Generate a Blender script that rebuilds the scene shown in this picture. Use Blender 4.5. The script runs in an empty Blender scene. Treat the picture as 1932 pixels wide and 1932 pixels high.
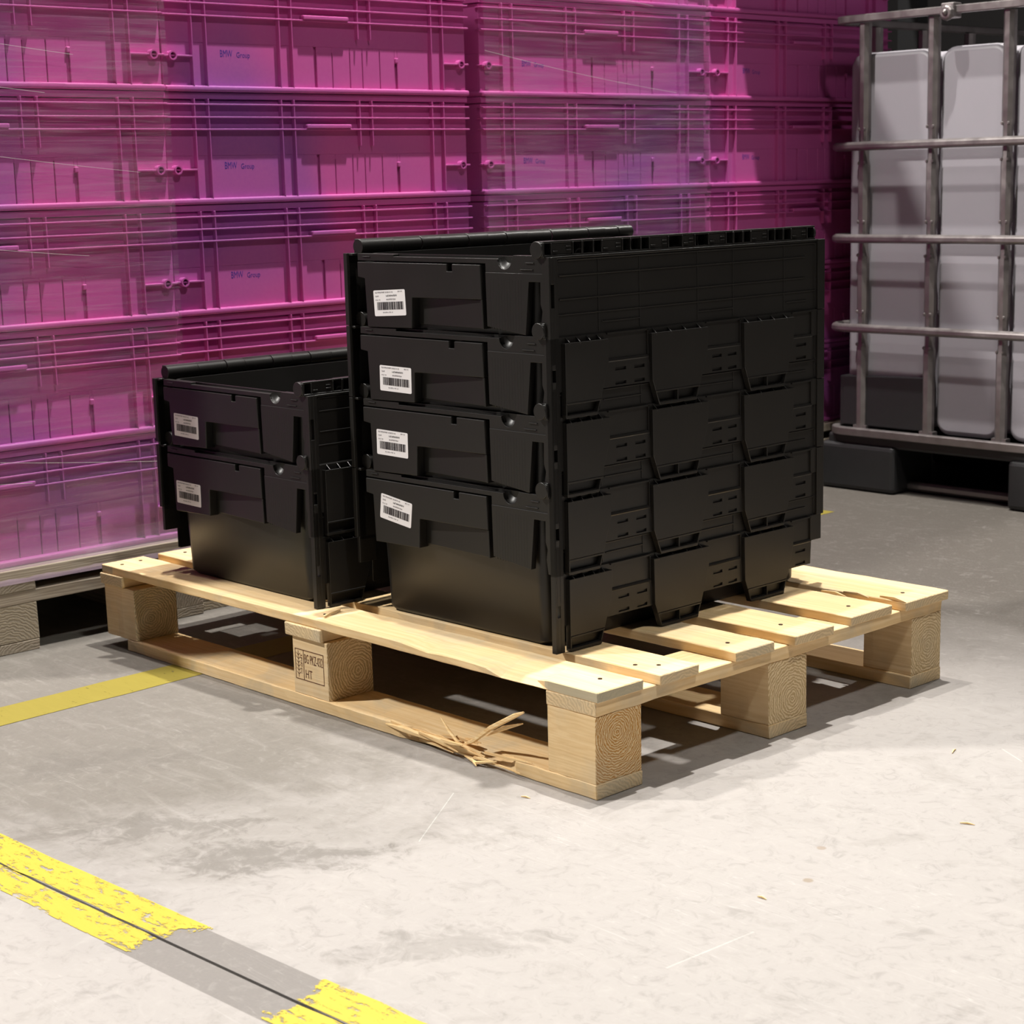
import bpy, math, random
from mathutils import Matrix, Vector, noise
random.seed(7)
scn = bpy.context.scene
COL = scn.collection
PI = math.pi

# ------------------------------------------------------------------ camera
cam_d = bpy.data.cameras.new('camera')
cam = bpy.data.objects.new('camera', cam_d)
COL.objects.link(cam)
R3 = ((0.684496, 0.7286, -0.024642), (-0.115547, 0.141802, 0.983128), (-0.719802, 0.6701, -0.18125))
m = Matrix(((R3[0][0], R3[1][0], -R3[2][0]), (R3[0][1], R3[1][1], -R3[2][1]), (R3[0][2], R3[1][2], -R3[2][2]))).to_4x4()
m.translation = (1.55617, -1.58501, 0.78831)
cam.matrix_world = m
cam_d.sensor_width = 36.0
cam_d.lens = 36.0 * 3421.73 / 1932.0
cam_d.clip_start = 0.05
cam_d.dof.use_dof = True
cam_d.dof.focus_distance = 2.5
cam_d.dof.aperture_fstop = 14.0
scn.camera = cam

# ------------------------------------------------------------------ exposure
vs = scn.view_settings
scn.display_settings.display_device = 'sRGB'
vs.view_transform = 'Standard'
vs.look = 'None'
vs.exposure = 0.0
vs.gamma = 1.0
vs.use_curve_mapping = False

# ------------------------------------------------------------------ world and lamps
w = bpy.data.worlds.new('world')
scn.world = w
w.use_nodes = True
w.node_tree.nodes['Background'].inputs[0].default_value = (0.9, 0.92, 1.0, 1)
w.node_tree.nodes['Background'].inputs[1].default_value = 0.02


def lamp(name, loc, target, size, power, color=(1, .965, .91), shape='DISK', size_y=None):
    d = bpy.data.lights.new(name, 'AREA')
    d.shape = shape
    d.size = size
    if size_y:
        d.size_y = size_y
    d.energy = power
    d.color = color
    o = bpy.data.objects.new(name, d)
    COL.objects.link(o)
    o.location = loc
    o.rotation_euler = (Vector(target) - Vector(loc)).to_track_quat('-Z', 'Y').to_euler()
    return o


lamp('ceiling_lamp_middle', (-0.42, 1.08, 5.2), (-0.42, 1.08, 0), 0.09, 360)
lamp('ceiling_lamp_left', (-1.4, 0.35, 5.2), (-1.4, 0.3, 0), 0.10, 190)
lamp('hall_lamp_front', (-3.0, -2.9, 4.6), (-0.4, 0.0, 0.3), 0.3, 360)
lamp('hall_lamp_back', (-0.9, 5.2, 5.0), (-0.3, 0.5, 0.3), 0.14, 110)
lamp('hall_lamp_left', (-5.2, 0.2, 5.0), (-0.6, 0.2, 0.4), 0.14, 40)
rl_ = lamp('fill_lamp_right', (2.2, -0.3, 4.5), (0.3, 0.2, 0), 0.3, 17)  # added fill light, brightens the faces turned to the right
rl_.data.spread = math.radians(80)

# ------------------------------------------------------------------ node helpers


class NT:
    def __init__(self, name):
        self.m = bpy.data.materials.new(name)
        self.m.use_nodes = True
        self.t = self.m.node_tree
        self.b = self.t.nodes['Principled BSDF']
        self.out = self.t.nodes['Material Output']

    def n(self, typ, **kw):
        nd = self.t.nodes.new(typ)
        for k, v in kw.items():
            if k.startswith('i_'):
                nd.inputs[k[2:].replace('_', ' ')].default_value = v
            else:
                setattr(nd, k, v)
        return nd

    def l(self, a, b):
        self.t.links.new(a, b)

    def math(self, op, a, b=None, clamp=False):
        nd = self.n('ShaderNodeMath', operation=op, use_clamp=clamp)
        for i, v in enumerate((a, b)):
            if v is None:
                continue
            if isinstance(v, (int, float)):
                nd.inputs[i].default_value = v
            else:
                self.l(v, nd.inputs[i])
        return nd.outputs[0]

    def mix(self, f, a, b, blend='MIX'):
        nd = self.n('ShaderNodeMix', data_type='RGBA', blend_type=blend)
        for s, v in ((nd.inputs[0], f), (nd.inputs[6], a), (nd.inputs[7], b)):
            if isinstance(v, (int, float)):
                s.default_value = v
            elif isinstance(v, tuple):
                s.default_value = (*v, 1) if len(v) == 3 else v
            else:
                self.l(v, s)
        return nd.outputs[2]

    def ramp(self, f, stops):
        nd = self.n('ShaderNodeValToRGB')
        e = nd.color_ramp.elements
        while len(e) < len(stops):
            e.new(0.5)
        for i, (p, c) in enumerate(stops):
            e[i].position = p
            e[i].color = (c, c, c, 1) if isinstance(c, (int, float)) else (*c, 1)
        self.l(f, nd.inputs[0])
        return nd.outputs[0]

    def coords(self, scale=(1, 1, 1), rot=(0, 0, 0), loc=(0, 0, 0), kind='Object'):
        tc = self.n('ShaderNodeTexCoord') if kind != 'World' else self.n('ShaderNodeNewGeometry')
        mp = self.n('ShaderNodeMapping')
        mp.inputs['Scale'].default_value = scale
        mp.inputs['Rotation'].default_value = rot
        mp.inputs['Location'].default_value = loc
        self.l(tc.outputs['Position' if kind == 'World' else kind], mp.inputs[0])
        return mp.outputs[0]

    def noise(self, vec, scale, detail=3, rough=.55, dist=0):
        nd = self.n('ShaderNodeTexNoise')
        nd.inputs['Scale'].default_value = scale
        nd.inputs['Detail'].default_value = detail
        nd.inputs['Roughness'].default_value = rough
        nd.inputs['Distortion'].default_value = dist
        if vec is not None:
            self.l(vec, nd.inputs['Vector'])
        return nd.outputs['Fac']

    def bump(self, h, strength, dist=.002):
        nd = self.n('ShaderNodeBump')
        nd.inputs['Strength'].default_value = strength
        nd.inputs['Distance'].default_value = dist
        self.l(h, nd.inputs['Height'])
        self.l(nd.outputs[0], self.b.inputs['Normal'])

    def base(self, c):
        if isinstance(c, tuple):
            self.b.inputs['Base Color'].default_value = (*c, 1)
        else:
            self.l(c, self.b.inputs['Base Color'])

    def set(self, **kw):
        for k, v in kw.items():
            self.b.inputs[k.replace('_', ' ')].default_value = v


def plain(name, c, rough=.6, metal=0.0, spec=.5, grain=0.0):
    t = NT(name)
    if grain:
        v = t.coords()
        f = t.noise(v, 60, 4)
        t.base(t.mix(f, tuple(x * (1 - grain) for x in c), tuple(min(1, x * (1 + grain)) for x in c)))
        t.bump(f, .15, .001)
    else:
        t.base(c)
    t.set(Roughness=rough, Metallic=metal)
    t.b.inputs['Specular IOR Level'].default_value = spec
    return t.m


def mat_black_plastic():
    t = NT('black_moulded_plastic')
    v = t.coords()
    f = t.noise(v, 900, 2)
    g = t.noise(v, 6, 3)
    t.base(t.mix(g, (.0100, .0092, .0086), (.0150, .0138, .0126)))
    t.set(Roughness=.34)
    t.l(t.ramp(g, [(.3, .33), (.7, .43)]), t.b.inputs['Roughness'])
    t.b.inputs['Specular IOR Level'].default_value = .42
    t.bump(f, .12, .0006)
    return t.m


def mat_pink():
    t = NT('pink_moulded_plastic')
    v = t.coords(kind='World')
    f = t.noise(v, 1.7, 2, .5, .6)
    fine = t.noise(v, 160, 3)
    c = t.mix(t.ramp(f, [(.46, 0.0), (.66, 1.0)]), (.56, .088, .35), (.25, .085, .37))
    c = t.mix(t.math('MULTIPLY', fine, .3), c, (.62, .18, .42))
    t.base(c)
    t.set(Roughness=.5)
    t.b.inputs['Specular IOR Level'].default_value = .35
    t.bump(fine, .08, .0008)
    return t.m


def mat_wood(name, light, dark, end_tint, ring=85, contrast=.55, gray=(.42, .39, .31), stain=.35, endrough=False, greyend=None, dull=.7):
    t = NT(name)
    tc = t.n('ShaderNodeTexCoord')
    oi = t.n('ShaderNodeObjectInfo')
    # shift every piece to its own place in the log
    cx = t.n('ShaderNodeCombineXYZ')
    r = oi.outputs['Random']
    r2 = t.math('FRACT', t.math('MULTIPLY', r, 17.31))
    t.l(t.math('MULTIPLY', r, 7.0), cx.inputs[0])
    if endrough:
        t.l(t.math('MULTIPLY', t.math('SUBTRACT', r2, .5), .035), cx.inputs[1])
        t.l(t.math('MULTIPLY', t.math('SUBTRACT', r, .5), .05), cx.inputs[2])
    else:
        t.l(t.math('MULTIPLY', t.math('SUBTRACT', r2, .5), .12), cx.inputs[1])
        t.l(t.math('ADD', t.math('MULTIPLY', r, .05), .03), cx.inputs[2])
    add = t.n('ShaderNodeVectorMath', operation='ADD')
    t.l(tc.outputs['Object'], add.inputs[0])
    t.l(cx.outputs[0], add.inputs[1])
    sq = t.n('ShaderNodeMapping')
    sq.inputs['Scale'].default_value = (.06, 1, 1)
    t.l(add.outputs[0], sq.inputs[0])
    wv = t.n('ShaderNodeTexWave', wave_type='RINGS', rings_direction='X')
    wv.inputs['Scale'].default_value = ring
    wv.inputs['Distortion'].default_value = 7.0
    wv.inputs['Detail'].default_value = 4
    wv.inputs['Detail Scale'].default_value = 1.6
    t.l(sq.outputs[0], wv.inputs['Vector'])
    rings = wv.outputs['Fac']
    st = t.n('ShaderNodeMapping')
    st.inputs['Scale'].default_value = (2.5, 90, 90)
    t.l(add.outputs[0], st.inputs[0])
    streak = t.noise(st.outputs[0], 1.6, 4, .6)
    f = t.math('ADD', t.math('MULTIPLY', rings, contrast), t.math('MULTIPLY', streak, 1 - contrast))
    c = t.mix(t.ramp(f, [(.2, 0), (.85, 1)]), light, dark)
    # end grain: richer rings on the faces across the grain
    sx = t.n('ShaderNodeSeparateXYZ')
    t.l(tc.outputs['Normal'], sx.inputs[0])
    isend = t.math('GREATER_THAN', t.math('ABSOLUTE', sx.outputs[0]), .7)
    speck = t.noise(add.outputs[0], 420, 4, .7)
    ce = t.mix(t.ramp(t.math('ADD', t.math('MULTIPLY', rings, .75), t.math('MULTIPLY', speck, .45)), [(.35, 0), (.85, 1)]), light, end_tint)
    gr = t.math('MULTIPLY', t.ramp(r2, [(.35, 0), (.6, 1)]), dull)
    ce = t.mix(gr, ce, t.mix(t.ramp(t.math('ADD', rings, t.math('MULTIPLY', speck, .6)), [(.4, 0), (1.0, 1)]), tuple(x * .92 for x in light), (.48, .39, .25)))
    if not endrough:
        ce = t.mix(.55, ce, tuple(x * .72 for x in light))
    c = t.mix(isend, c, ce)
    # grey weathering blotches
    bl = t.noise(add.outputs[0], 9, 4, .6, .5)
    c = t.mix(t.math('MULTIPLY', t.ramp(bl, [(.5, 0), (.72, 1)]), stain), c, gray)
    if greyend:     # old grey weathering on the sawn sides near both ends
        so = t.n('ShaderNodeSeparateXYZ')
        t.l(tc.outputs['Object'], so.inputs[0])
        wob = t.math('MULTIPLY', t.math('SUBTRACT', bl, .5), .03)
        near = t.math('GREATER_THAN', t.math('ADD', so.outputs[0], wob), greyend[1])
        far = t.math('LESS_THAN', t.math('ADD', so.outputs[0], wob), greyend[0])
        side = t.math('LESS_THAN', t.math('ABSOLUTE', sx.outputs[2]), .6)
        c = t.mix(t.math('MULTIPLY', t.math('MULTIPLY', t.math('MAXIMUM', near, far), side), .75), c, (.40, .37, .27))
    t.base(c)
    t.set(Roughness=.78)
    t.b.inputs['Specular IOR Level'].default_value = .2
    hh = t.math('ADD', t.math('MULTIPLY', t.math('ADD', rings, speck), t.math('MULTIPLY', isend, 1.6 if endrough else .4)), t.math('MULTIPLY', streak, .6))
    t.bump(hh, .55, .0016)
    return t.m


def mat_concrete():
    t = NT('worn_concrete')
    v = t.coords(kind='World')
    sp = t.n('ShaderNodeSeparateXYZ')
    t.l(v, sp.inputs[0])
    n1 = t.noise(v, 2.3, 6, .62, .9)
    n2 = t.noise(v, 9, 6, .65, 1.2)
    n3 = t.noise(v, 240, 3, .6)
    vs_ = t.coords(scale=(2.2, 16, 1), rot=(0, 0, .6), kind='World')
    sw = t.noise(vs_, 2.2, 5, .7, .8)
    # paler to the right and towards the front, darker to the back and left
    pale_amt = t.math('ADD', t.math('MULTIPLY', sp.outputs[0], 1.5), .72)
    pale_amt = t.math('ADD', pale_amt, t.math('MULTIPLY', t.math('MAXIMUM', t.math('SUBTRACT', -.42, sp.outputs[1]), 0.0), 1.7))
    pale_amt = t.math('MINIMUM', pale_amt, 1.15)
    mk = t.math('ADD', pale_amt, t.math('MULTIPLY', t.math('SUBTRACT', n1, .5), 1.5))
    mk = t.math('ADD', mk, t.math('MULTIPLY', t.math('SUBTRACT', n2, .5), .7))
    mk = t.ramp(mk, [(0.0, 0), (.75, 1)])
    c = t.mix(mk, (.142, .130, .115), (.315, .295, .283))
    c = t.mix(t.ramp(sw, [(.52, 0), (.75, .25)]), c, (.385, .362, .342))
    c = t.mix(t.ramp(n2, [(.25, .4), (.45, 0)]), c, (.15, .135, .12))
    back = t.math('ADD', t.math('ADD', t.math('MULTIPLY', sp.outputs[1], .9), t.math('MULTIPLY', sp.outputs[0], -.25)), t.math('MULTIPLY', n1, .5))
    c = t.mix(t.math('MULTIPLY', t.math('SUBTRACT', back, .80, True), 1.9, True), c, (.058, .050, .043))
    n4 = t.noise(v, 34, 5, .7, 1.5)
    c = t.mix(t.ramp(n4, [(.30, .55), (.47, 0)]), c, t.mix(.5, c, (.06, .055, .05)))
    for (px, py, sx_, sy_, an, am) in ((-.33, -.44, .13, .06, .9, .5), (-.15, -.41, .15, .06, .75, .55), (-.62, -.36, .14, .07, 1.2, .45), (.20, -.42, .12, .05, .9, .28), (-.33, -.80, .12, .06, .9, .35)):   # dark rubbed-in dirt
        dx = t.math('SUBTRACT', sp.outputs[0], px)
        dy = t.math('SUBTRACT', sp.outputs[1], py)
        ca, sa = math.cos(an), math.sin(an)
        e1 = t.math('DIVIDE', t.math('ADD', t.math('MULTIPLY', dx, ca), t.math('MULTIPLY', dy, sa)), sx_)
        e2 = t.math('DIVIDE', t.math('SUBTRACT', t.math('MULTIPLY', dy, ca), t.math('MULTIPLY', dx, sa)), sy_)
        rr_ = t.math('ADD', t.math('POWER', e1, 2.0), t.math('POWER', e2, 2.0))
        rr_ = t.math('ADD', rr_, t.math('MULTIPLY', t.math('SUBTRACT', n2, .5), 5.0))
        rr_ = t.math('ADD', rr_, t.math('MULTIPLY', t.math('SUBTRACT', n4, .5), 3.0))
        c = t.mix(t.math('MULTIPLY', t.ramp(rr_, [(.1, 1), (1.0, 0)]), am), c, (.105, .096, .086))
    # bare smooth patch where the yellow line has been scraped off
    jy = t.math('SUBTRACT', sp.outputs[1], t.math('ADD', t.math('MULTIPLY', sp.outputs[0], .045), -.6255))
    band = t.math('LESS_THAN', t.math('ABSOLUTE', jy), .048)
    along = t.math('ABSOLUTE', t.math('ADD', t.math('SUBTRACT', sp.outputs[0], .075), t.math('MULTIPLY', t.math('SUBTRACT', n4, .5), .08)))
    c = t.mix(t.math('MULTIPLY', band, t.math('LESS_THAN', along, .145)), c, (.165, .152, .145))
    c = t.mix(t.ramp(n4, [(.55, 0), (.75, .5)]), c, t.mix(.35, c, (.50, .48, .45)))
    for (px, py, pr, pc) in ((.359, -.028, .0075, (.22, .17, .12)), (.309, .062, .0065, (.24, .19, .15))):     # two old drips
        sb = t.n('ShaderNodeVectorMath', operation='DISTANCE')
        t.l(v, sb.inputs[0])
        sb.inputs[1].default_value = (px, py, 0)
        dd = t.math('ADD', sb.outputs['Value'], t.math('MULTIPLY', t.math('SUBTRACT', n4, .5), .006))
        c = t.mix(t.ramp(t.math('DIVIDE', dd, pr), [(.7, .8), (1.0, 0)]), c, pc)
    for (ax, ay, bx_, by_, sw_, pc) in ((-.057, -.251, -.159, -.105, .0008, (.55, .58, .55)), (.405, -.18, .398, -.31, .0012, (.55, .53, .50)), (.26, .53, .31, .50, .0012, (.58, .56, .53))):     # long scrape marks
        L = math.hypot(bx_ - ax, by_ - ay)
        ux, uy = (bx_ - ax) / L, (by_ - ay) / L
        al = t.math('ADD', t.math('ADD', t.math('MULTIPLY', sp.outputs[0], ux), t.math('MULTIPLY', sp.outputs[1], uy)), -(ax * ux + ay * uy))
        ac = t.math('ADD', t.math('ADD', t.math('MULTIPLY', sp.outputs[0], -uy), t.math('MULTIPLY', sp.outputs[1], ux)), ax * uy - ay * ux)
        on = t.math('MULTIPLY', t.math('MULTIPLY', t.math('GREATER_THAN', al, 0.0), t.math('LESS_THAN', al, L)), t.math('LESS_THAN', t.math('ABSOLUTE', ac), sw_))
        c = t.mix(t.math('MULTIPLY', on, t.math('MULTIPLY', n4, .6, True)), c, pc)
    c = t.mix(t.math('MULTIPLY', n3, .28), c, (.30, .275, .24))
    # hair scratches
    for ang, sc, pos in ((.5, 34, (0, 0, 0)), (-.75, 26, (3, 1, 0)), (1.25, 30, (7, 4, 0))):
        vv = t.coords(scale=(1.2, 28, 1), rot=(0, 0, ang), loc=pos, kind='World')
        s = t.noise(vv, 3.0, 2, .5, .25)
        ln = t.ramp(s, [(.495, 0), (.5, 1), (.505, 0)])
        gate = t.ramp(t.noise(v, 3.1 + ang, 2), [(.5, 0), (.64, .22)])
        c = t.mix(t.math('MULTIPLY', ln, gate), c, (.62, .60, .57) if ang > 0 else (.16, .145, .125))
    t.base(c)
    t.set(Roughness=.62)
    t.b.inputs['Specular IOR Level'].default_value = .3
    t.bump(t.math('ADD', n3, n2), .12, .002)
    return t.m


def mat_yellow(name, wear, bald=None, c0=(.42, .31, .02), c1=(.50, .385, .045)):
    t = NT(name)
    v = t.coords(kind='World')
    n1 = t.noise(v, 60, 5, .7, 1.0)
    vv = t.coords(scale=(3, 14, 1), rot=(0, 0, .95), kind='World')
    n2 = t.noise(vv, 7, 5, .7, .5)
    f = t.math('ADD', t.math('MULTIPLY', n1, .4), t.math('MULTIPLY', n2, .6))
    if bald:
        sub = t.n('ShaderNodeVectorMath', operation='DISTANCE')
        mp = t.n('ShaderNodeMapping')
        mp.inputs['Scale'].default_value = (1, 1, 0)
        t.l(v, mp.inputs[0])
        t.l(mp.outputs[0], sub.inputs[0])
        sub.inputs[1].default_value = (bald[0], bald[1], 0)
        d = t.math('ADD', sub.outputs['Value'], t.math('MULTIPLY', t.math('SUBTRACT', n1, .5), .05))
        hole = t.ramp(t.math('DIVIDE', d, bald[2]), [(.8, 1), (1.0, 0)])
        f = t.math('SUBTRACT', f, t.math('MULTIPLY', hole, .4))
    a = t.ramp(f, [(wear, .0), (wear + .07, 1)])
    t.base(t.mix(n2, c0, c1))
    t.set(Roughness=.6)
    t.l(a, t.b.inputs['Alpha'])
    return t.m


def mat_film():
    t = NT('clear_stretch_film')
    v = t.coords(scale=(1, 1.4, 26), rot=(.16, 0, 0), kind='World')
    n1 = t.noise(v, 3, 5, .65, .4)
    v2 = t.coords(scale=(1, .5, 60), rot=(.17, 0, 0), kind='World')
    n2 = t.noise(v2, 3, 2, .5, .1)
    v3 = t.coords(kind='World')
    n3 = t.noise(v3, 3.4, 3, .6, .6)
    line = t.ramp(n2, [(.485, 0), (.5, 1), (.515, 0)])
    a = t.math('ADD', t.math('MULTIPLY', t.ramp(n1, [(.42, .02), (.75, .30)]), t.ramp(n3, [(.3, .35), (.7, 1)])), t.math('MULTIPLY', line, .16))
    sp = t.n('ShaderNodeSeparateXYZ')
    t.l(v3, sp.inputs[0])
    low = t.ramp(sp.outputs[2], [(.12, .34), (.2, .12), (.33, 0)])
    a = t.math('ADD', a, low, clamp=True)
    tr = t.n('ShaderNodeBsdfTransparent')
    mx = t.n('ShaderNodeMixShader')
    t.base((.62, .47, .58))
    t.set(Roughness=.35)
    t.l(a, mx.inputs[0])
    t.l(tr.outputs[0], mx.inputs[1])
    t.l(t.b.outputs[0], mx.inputs[2])
    t.l(mx.outputs[0], t.out.inputs[0])
    t.bump(n1, .3, .004)
    return t.m


def mat_steel():
    t = NT('galvanised_steel')
    v = t.coords()
    f = t.noise(v, 35, 4)
    t.base(t.mix(f, (.17, .15, .148), (.29, .265, .26)))
    t.set(Metallic=.75)
    t.l(t.ramp(f, [(.3, .32), (.7, .5)]), t.b.inputs['Roughness'])
    return t.m


def mat_tank():
    t = NT('white_translucent_tank')
    v = t.coords()
    f = t.noise(v, 3, 3)
    t.base(t.mix(f, (.25, .235, .26), (.30, .285, .31)))
    t.set(Roughness=.45)
    t.b.inputs['Subsurface Weight'].default_value = .15
    t.b.inputs['Subsurface Radius'].default_value = (.03, .03, .03)
    return t.m


M = dict(
    black=mat_black_plastic(), pink=mat_pink(),
    wood=mat_wood('pale_sawn_pine', (.83, .63, .37), (.66, .44, .20), (.54, .40, .24), ring=60, contrast=.15, stain=.5),
    wood_grey_ends=mat_wood('pine_with_grey_ends', (.83, .63, .37), (.66, .44, .20), (.54, .40, .24), ring=60, contrast=.15, stain=.5, greyend=(-.565, .505)),
    block_orange=mat_wood('orange_grained_pine_block', (.80, .60, .34), (.66, .45, .22), (.52, .25, .06), ring=92, contrast=.25, stain=.3, endrough=True, dull=0.0),
    block=mat_wood('pine_block', (.80, .62, .38), (.66, .46, .24), (.54, .38, .19), ring=70, contrast=.25, stain=.35, endrough=True),
    grey_wood=mat_wood('weathered_grey_pine', (.42, .36, .28), (.27, .22, .17), (.25, .2, .15), ring=60, stain=.5, gray=(.33, .30, .26)),
    raw=mat_wood('fresh_broken_pine', (.90, .70, .40), (.68, .40, .15), (.5, .26, .09), ring=60, contrast=.2, stain=0),
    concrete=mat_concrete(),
    yellow=mat_yellow('worn_yellow_paint', .40, (0.075, -0.635, .125)), yellow2=mat_yellow('dirty_yellow_paint', .33, c0=(.20, .16, .016), c1=(.26, .21, .03)),
    film=mat_film(), steel=mat_steel(), tank=mat_tank(),
    label=plain('white_label_paper', (.80, .775, .79), .5), ink=plain('black_ink', (.035, .03, .035), .6), inkgrey=plain('faint_grey_ink', (.28, .26, .28), .6),
    print=plain('violet_blue_print', (.055, .03, .30), .5), stamp=plain('burnt_brown_stamp', (.10, .03, .01), .8),
    wall=plain('dark_painted_wall', (.007, .0055, .006), .8, grain=.3), dark=plain('black_joint_dirt', (.03, .025, .02), .9, grain=.3),
    base=plain('black_pallet_plastic', (.016, .016, .017), .5, grain=.2), nail=plain('rusty_nail', (.07, .04, .025), .5, metal=.5),
    wallg=plain('grey_painted_wall', (.22, .21, .21), .8, grain=.15), blocker=plain('dark_blue_blocker_steel', (.008, .008, .010), .5, grain=.2),
)

# ------------------------------------------------------------------ mesh helpers


class MB:
    def __init__(self):
        self.v = []
        self.f = []

    def add(self, vs_, fs):
        o = len(self.v)
        self.v += [tuple(p) for p in vs_]
        self.f += [tuple(i + o for i in q) for q in fs]
        return self

    def box(self, x0, x1, y0, y1, z0, z1):
        return self.add([(x0, y0, z0), (x1, y0, z0), (x1, y1, z0), (x0, y1, z0), (x0, y0, z1), (x1, y0, z1), (x1, y1, z1), (x0, y1, z1)],
                        [(0, 3, 2, 1), (4, 5, 6, 7), (0, 1, 5, 4), (1, 2, 6, 5), (2, 3, 7, 6), (3, 0, 4, 7)])

    def prism(self, poly, axis, a, b):
        """poly: counter-clockwise 2D outline; axis 'y' -> (x,z), axis 'x' -> (y,z), axis 'z' -> (x,y)"""
        n = len(poly)
        ar = sum(poly[i][0] * poly[(i + 1) % n][1] - poly[(i + 1) % n][0] * poly[i][1] for i in range(n))
        if ar < 0:
            poly = poly[::-1]

        def P(p, t):
            return (p[0], t, p[1]) if axis == 'y' else (t, p[0], p[1]) if axis == 'x' else (p[0], p[1], t)
        lo, hi = min(a, b), max(a, b)
        vs_ = [P(p, lo) for p in poly] + [P(p, hi) for p in poly]
        fs = [tuple(range(n))[::-1], tuple(range(n, 2 * n))] + [(i, (i + 1) % n, (i + 1) % n + n, i + n) for i in range(n)]
        if axis == 'y':
            fs = [q[::-1] for q in fs]
        return self.add(vs_, fs)

    def tube(self, pts, r, n=8, closed=False, caps=True):
        pts = [Vector(p) for p in pts]
        k = len(pts)
        vs_, fs = [], []
        up0 = None
        for i, p in enumerate(pts):
            if closed:
                d = pts[(i + 1) % k] - pts[i - 1]
            else:
                d = pts[min(i + 1, k - 1)] - pts[max(i - 1, 0)]
            d.normalize()
            ref = Vector((0, 0, 1)) if abs(d.z) < .9 else Vector((1, 0, 0))
            a = d.cross(ref).normalized()
            b = a.cross(d)
            rr = r[i] if isinstance(r, (list, tuple)) else r
            for j in range(n):
                t = 2 * PI * (j + .5) / n
                vs_.append(p + (a * math.cos(t) + b * math.sin(t)) * rr)
        for i in range(k if closed else k - 1):
            i2 = (i + 1) % k
            for j in range(n):
                j2 = (j + 1) % n
                fs.append((i * n + j, i * n + j2, i2 * n + j2, i2 * n + j))
        if caps and not closed:
            fs.append(tuple(range(n))[::-1])
            fs.append(tuple(range((k - 1) * n, k * n)))
        return self.add(vs_, fs)

    def ball(self, c, r, n=10, sc=(1, 1, 1)):
        vs_, fs = [], []
        for i in range(n // 2 + 1):
            ph = PI * i / (n // 2)
            for j in range(n):
                th = 2 * PI * j / n
                vs_.append((c[0] + r * sc[0] * math.sin(ph) * math.cos(th), c[1] + r * sc[1] * math.sin(ph) * math.sin(th), c[2] + r * sc[2] * math.cos(ph)))
        for i in range(n // 2):
            for j in range(n):
                fs.append((i * n + j, (i + 1) * n + j, (i + 1) * n + (j + 1) % n, i * n + (j + 1) % n))
        return self.add(vs_, fs)

    def build(self, name, mat, parent=None, bevel=0, seg=1, smooth=False, loc=(0, 0, 0)):
        me = bpy.data.meshes.new(name)
        me.from_pydata(self.v, [], self.f)
        me.validate()
        me.update()
        if smooth:
            for p in me.polygons:
                p.use_smooth = True
            try:
                me.set_sharp_from_angle(angle=.7)
            except Exception:
                pass
        me.materials.append(M[mat])
        o = bpy.data.objects.new(name, me)
        COL.objects.link(o)
        o.location = loc
        if parent:
            o.parent = parent
        if bevel:
            b = o.modifiers.new('bevel', 'BEVEL')
            b.width = bevel
            b.segments = seg
            b.limit_method = 'ANGLE'
            b.angle_limit = .7
        return o


def B(*a):
    return MB().box(*a)


def tag(o, label=None, cat=None, group=None, kind=None):
    for k, v in (('label', label), ('category', cat), ('group', group), ('kind', kind)):
        if v:
            o[k] = v
    return o


def empty(name, loc, label, cat, group=None, rz=0):
    o = bpy.data.objects.new(name, None)
    o.empty_display_size = .1
    COL.objects.link(o)
    o.location = loc
    o.rotation_euler = (0, 0, rz)
    return tag(o, label, cat, group)


def copy_tree(o, parent=None):
    c = o.copy()
    COL.objects.link(c)
    if parent:
        c.parent = parent
    for ch in list(o.children):
        copy_tree(ch, c)
    return c


def text_obj(name, body, mat, parent, w_, h_, origin, face, thick=.0004):
    """flat lettering stretched to w_ x h_, its lower left corner at origin, on a face looking at -Y ('-y') or +X ('+x')"""
    cu = bpy.data.curves.new('lettering', 'FONT')
    cu.body = body
    cu.resolution_u = 2
    tmp = bpy.data.objects.new('lettering', cu)
    COL.objects.link(tmp)
    dg = bpy.context.evaluated_depsgraph_get()
    me = bpy.data.meshes.new_from_object(tmp.evaluated_get(dg))
    bpy.data.objects.remove(tmp)
    bpy.data.curves.remove(cu)
    xs = [v.co.x for v in me.vertices]
    ys = [v.co.y for v in me.vertices]
    x0, x1, y0, y1 = min(xs), max(xs), min(ys), max(ys)
    for v in me.vertices:
        u = (v.co.x - x0) / (x1 - x0) * w_
        q = (v.co.y - y0) / (y1 - y0) * h_
        v.co = (u, -thick, q) if face == '-y' else (thick, u, q)
    me.materials.clear()
    me.materials.append(M[mat])
    o = bpy.data.objects.new(name, me)
    COL.objects.link(o)
    o.location = origin
    o.parent = parent
    return o


# ------------------------------------------------------------------ setting
def joint_y(x):
    return -0.630 + 0.045 * (x + .1)


fl = MB()
g = .0022
xa, xb = -8.0, 6.0
fl.add([(xa, joint_y(xa) + g, 0), (xb, joint_y(xb) + g, 0), (xb, 7.4, 0), (xa, 7.4, 0), (xa, joint_y(xa) + g, -.12), (xb, joint_y(xb) + g, -.12), (xb, 7.4, -.12), (xa, 7.4, -.12)],
       [(0, 1, 2, 3), (4, 7, 6, 5), (0, 4, 5, 1), (1, 5, 6, 2), (2, 6, 7, 3), (3, 7, 4, 0)])
fl.add([(xa, -6, 0), (xb, -6, 0), (xb, joint_y(xb) - g, 0), (xa, joint_y(xa) - g, 0), (xa, -6, -.12), (xb, -6, -.12), (xb, joint_y(xb) - g, -.12), (xa, joint_y(xa) - g, -.12)],
       [(0, 1, 2, 3), (4, 7, 6, 5), (0, 4, 5, 1), (1, 5, 6, 2), (2, 6, 7, 3), (3, 7, 4, 0)])
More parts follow.
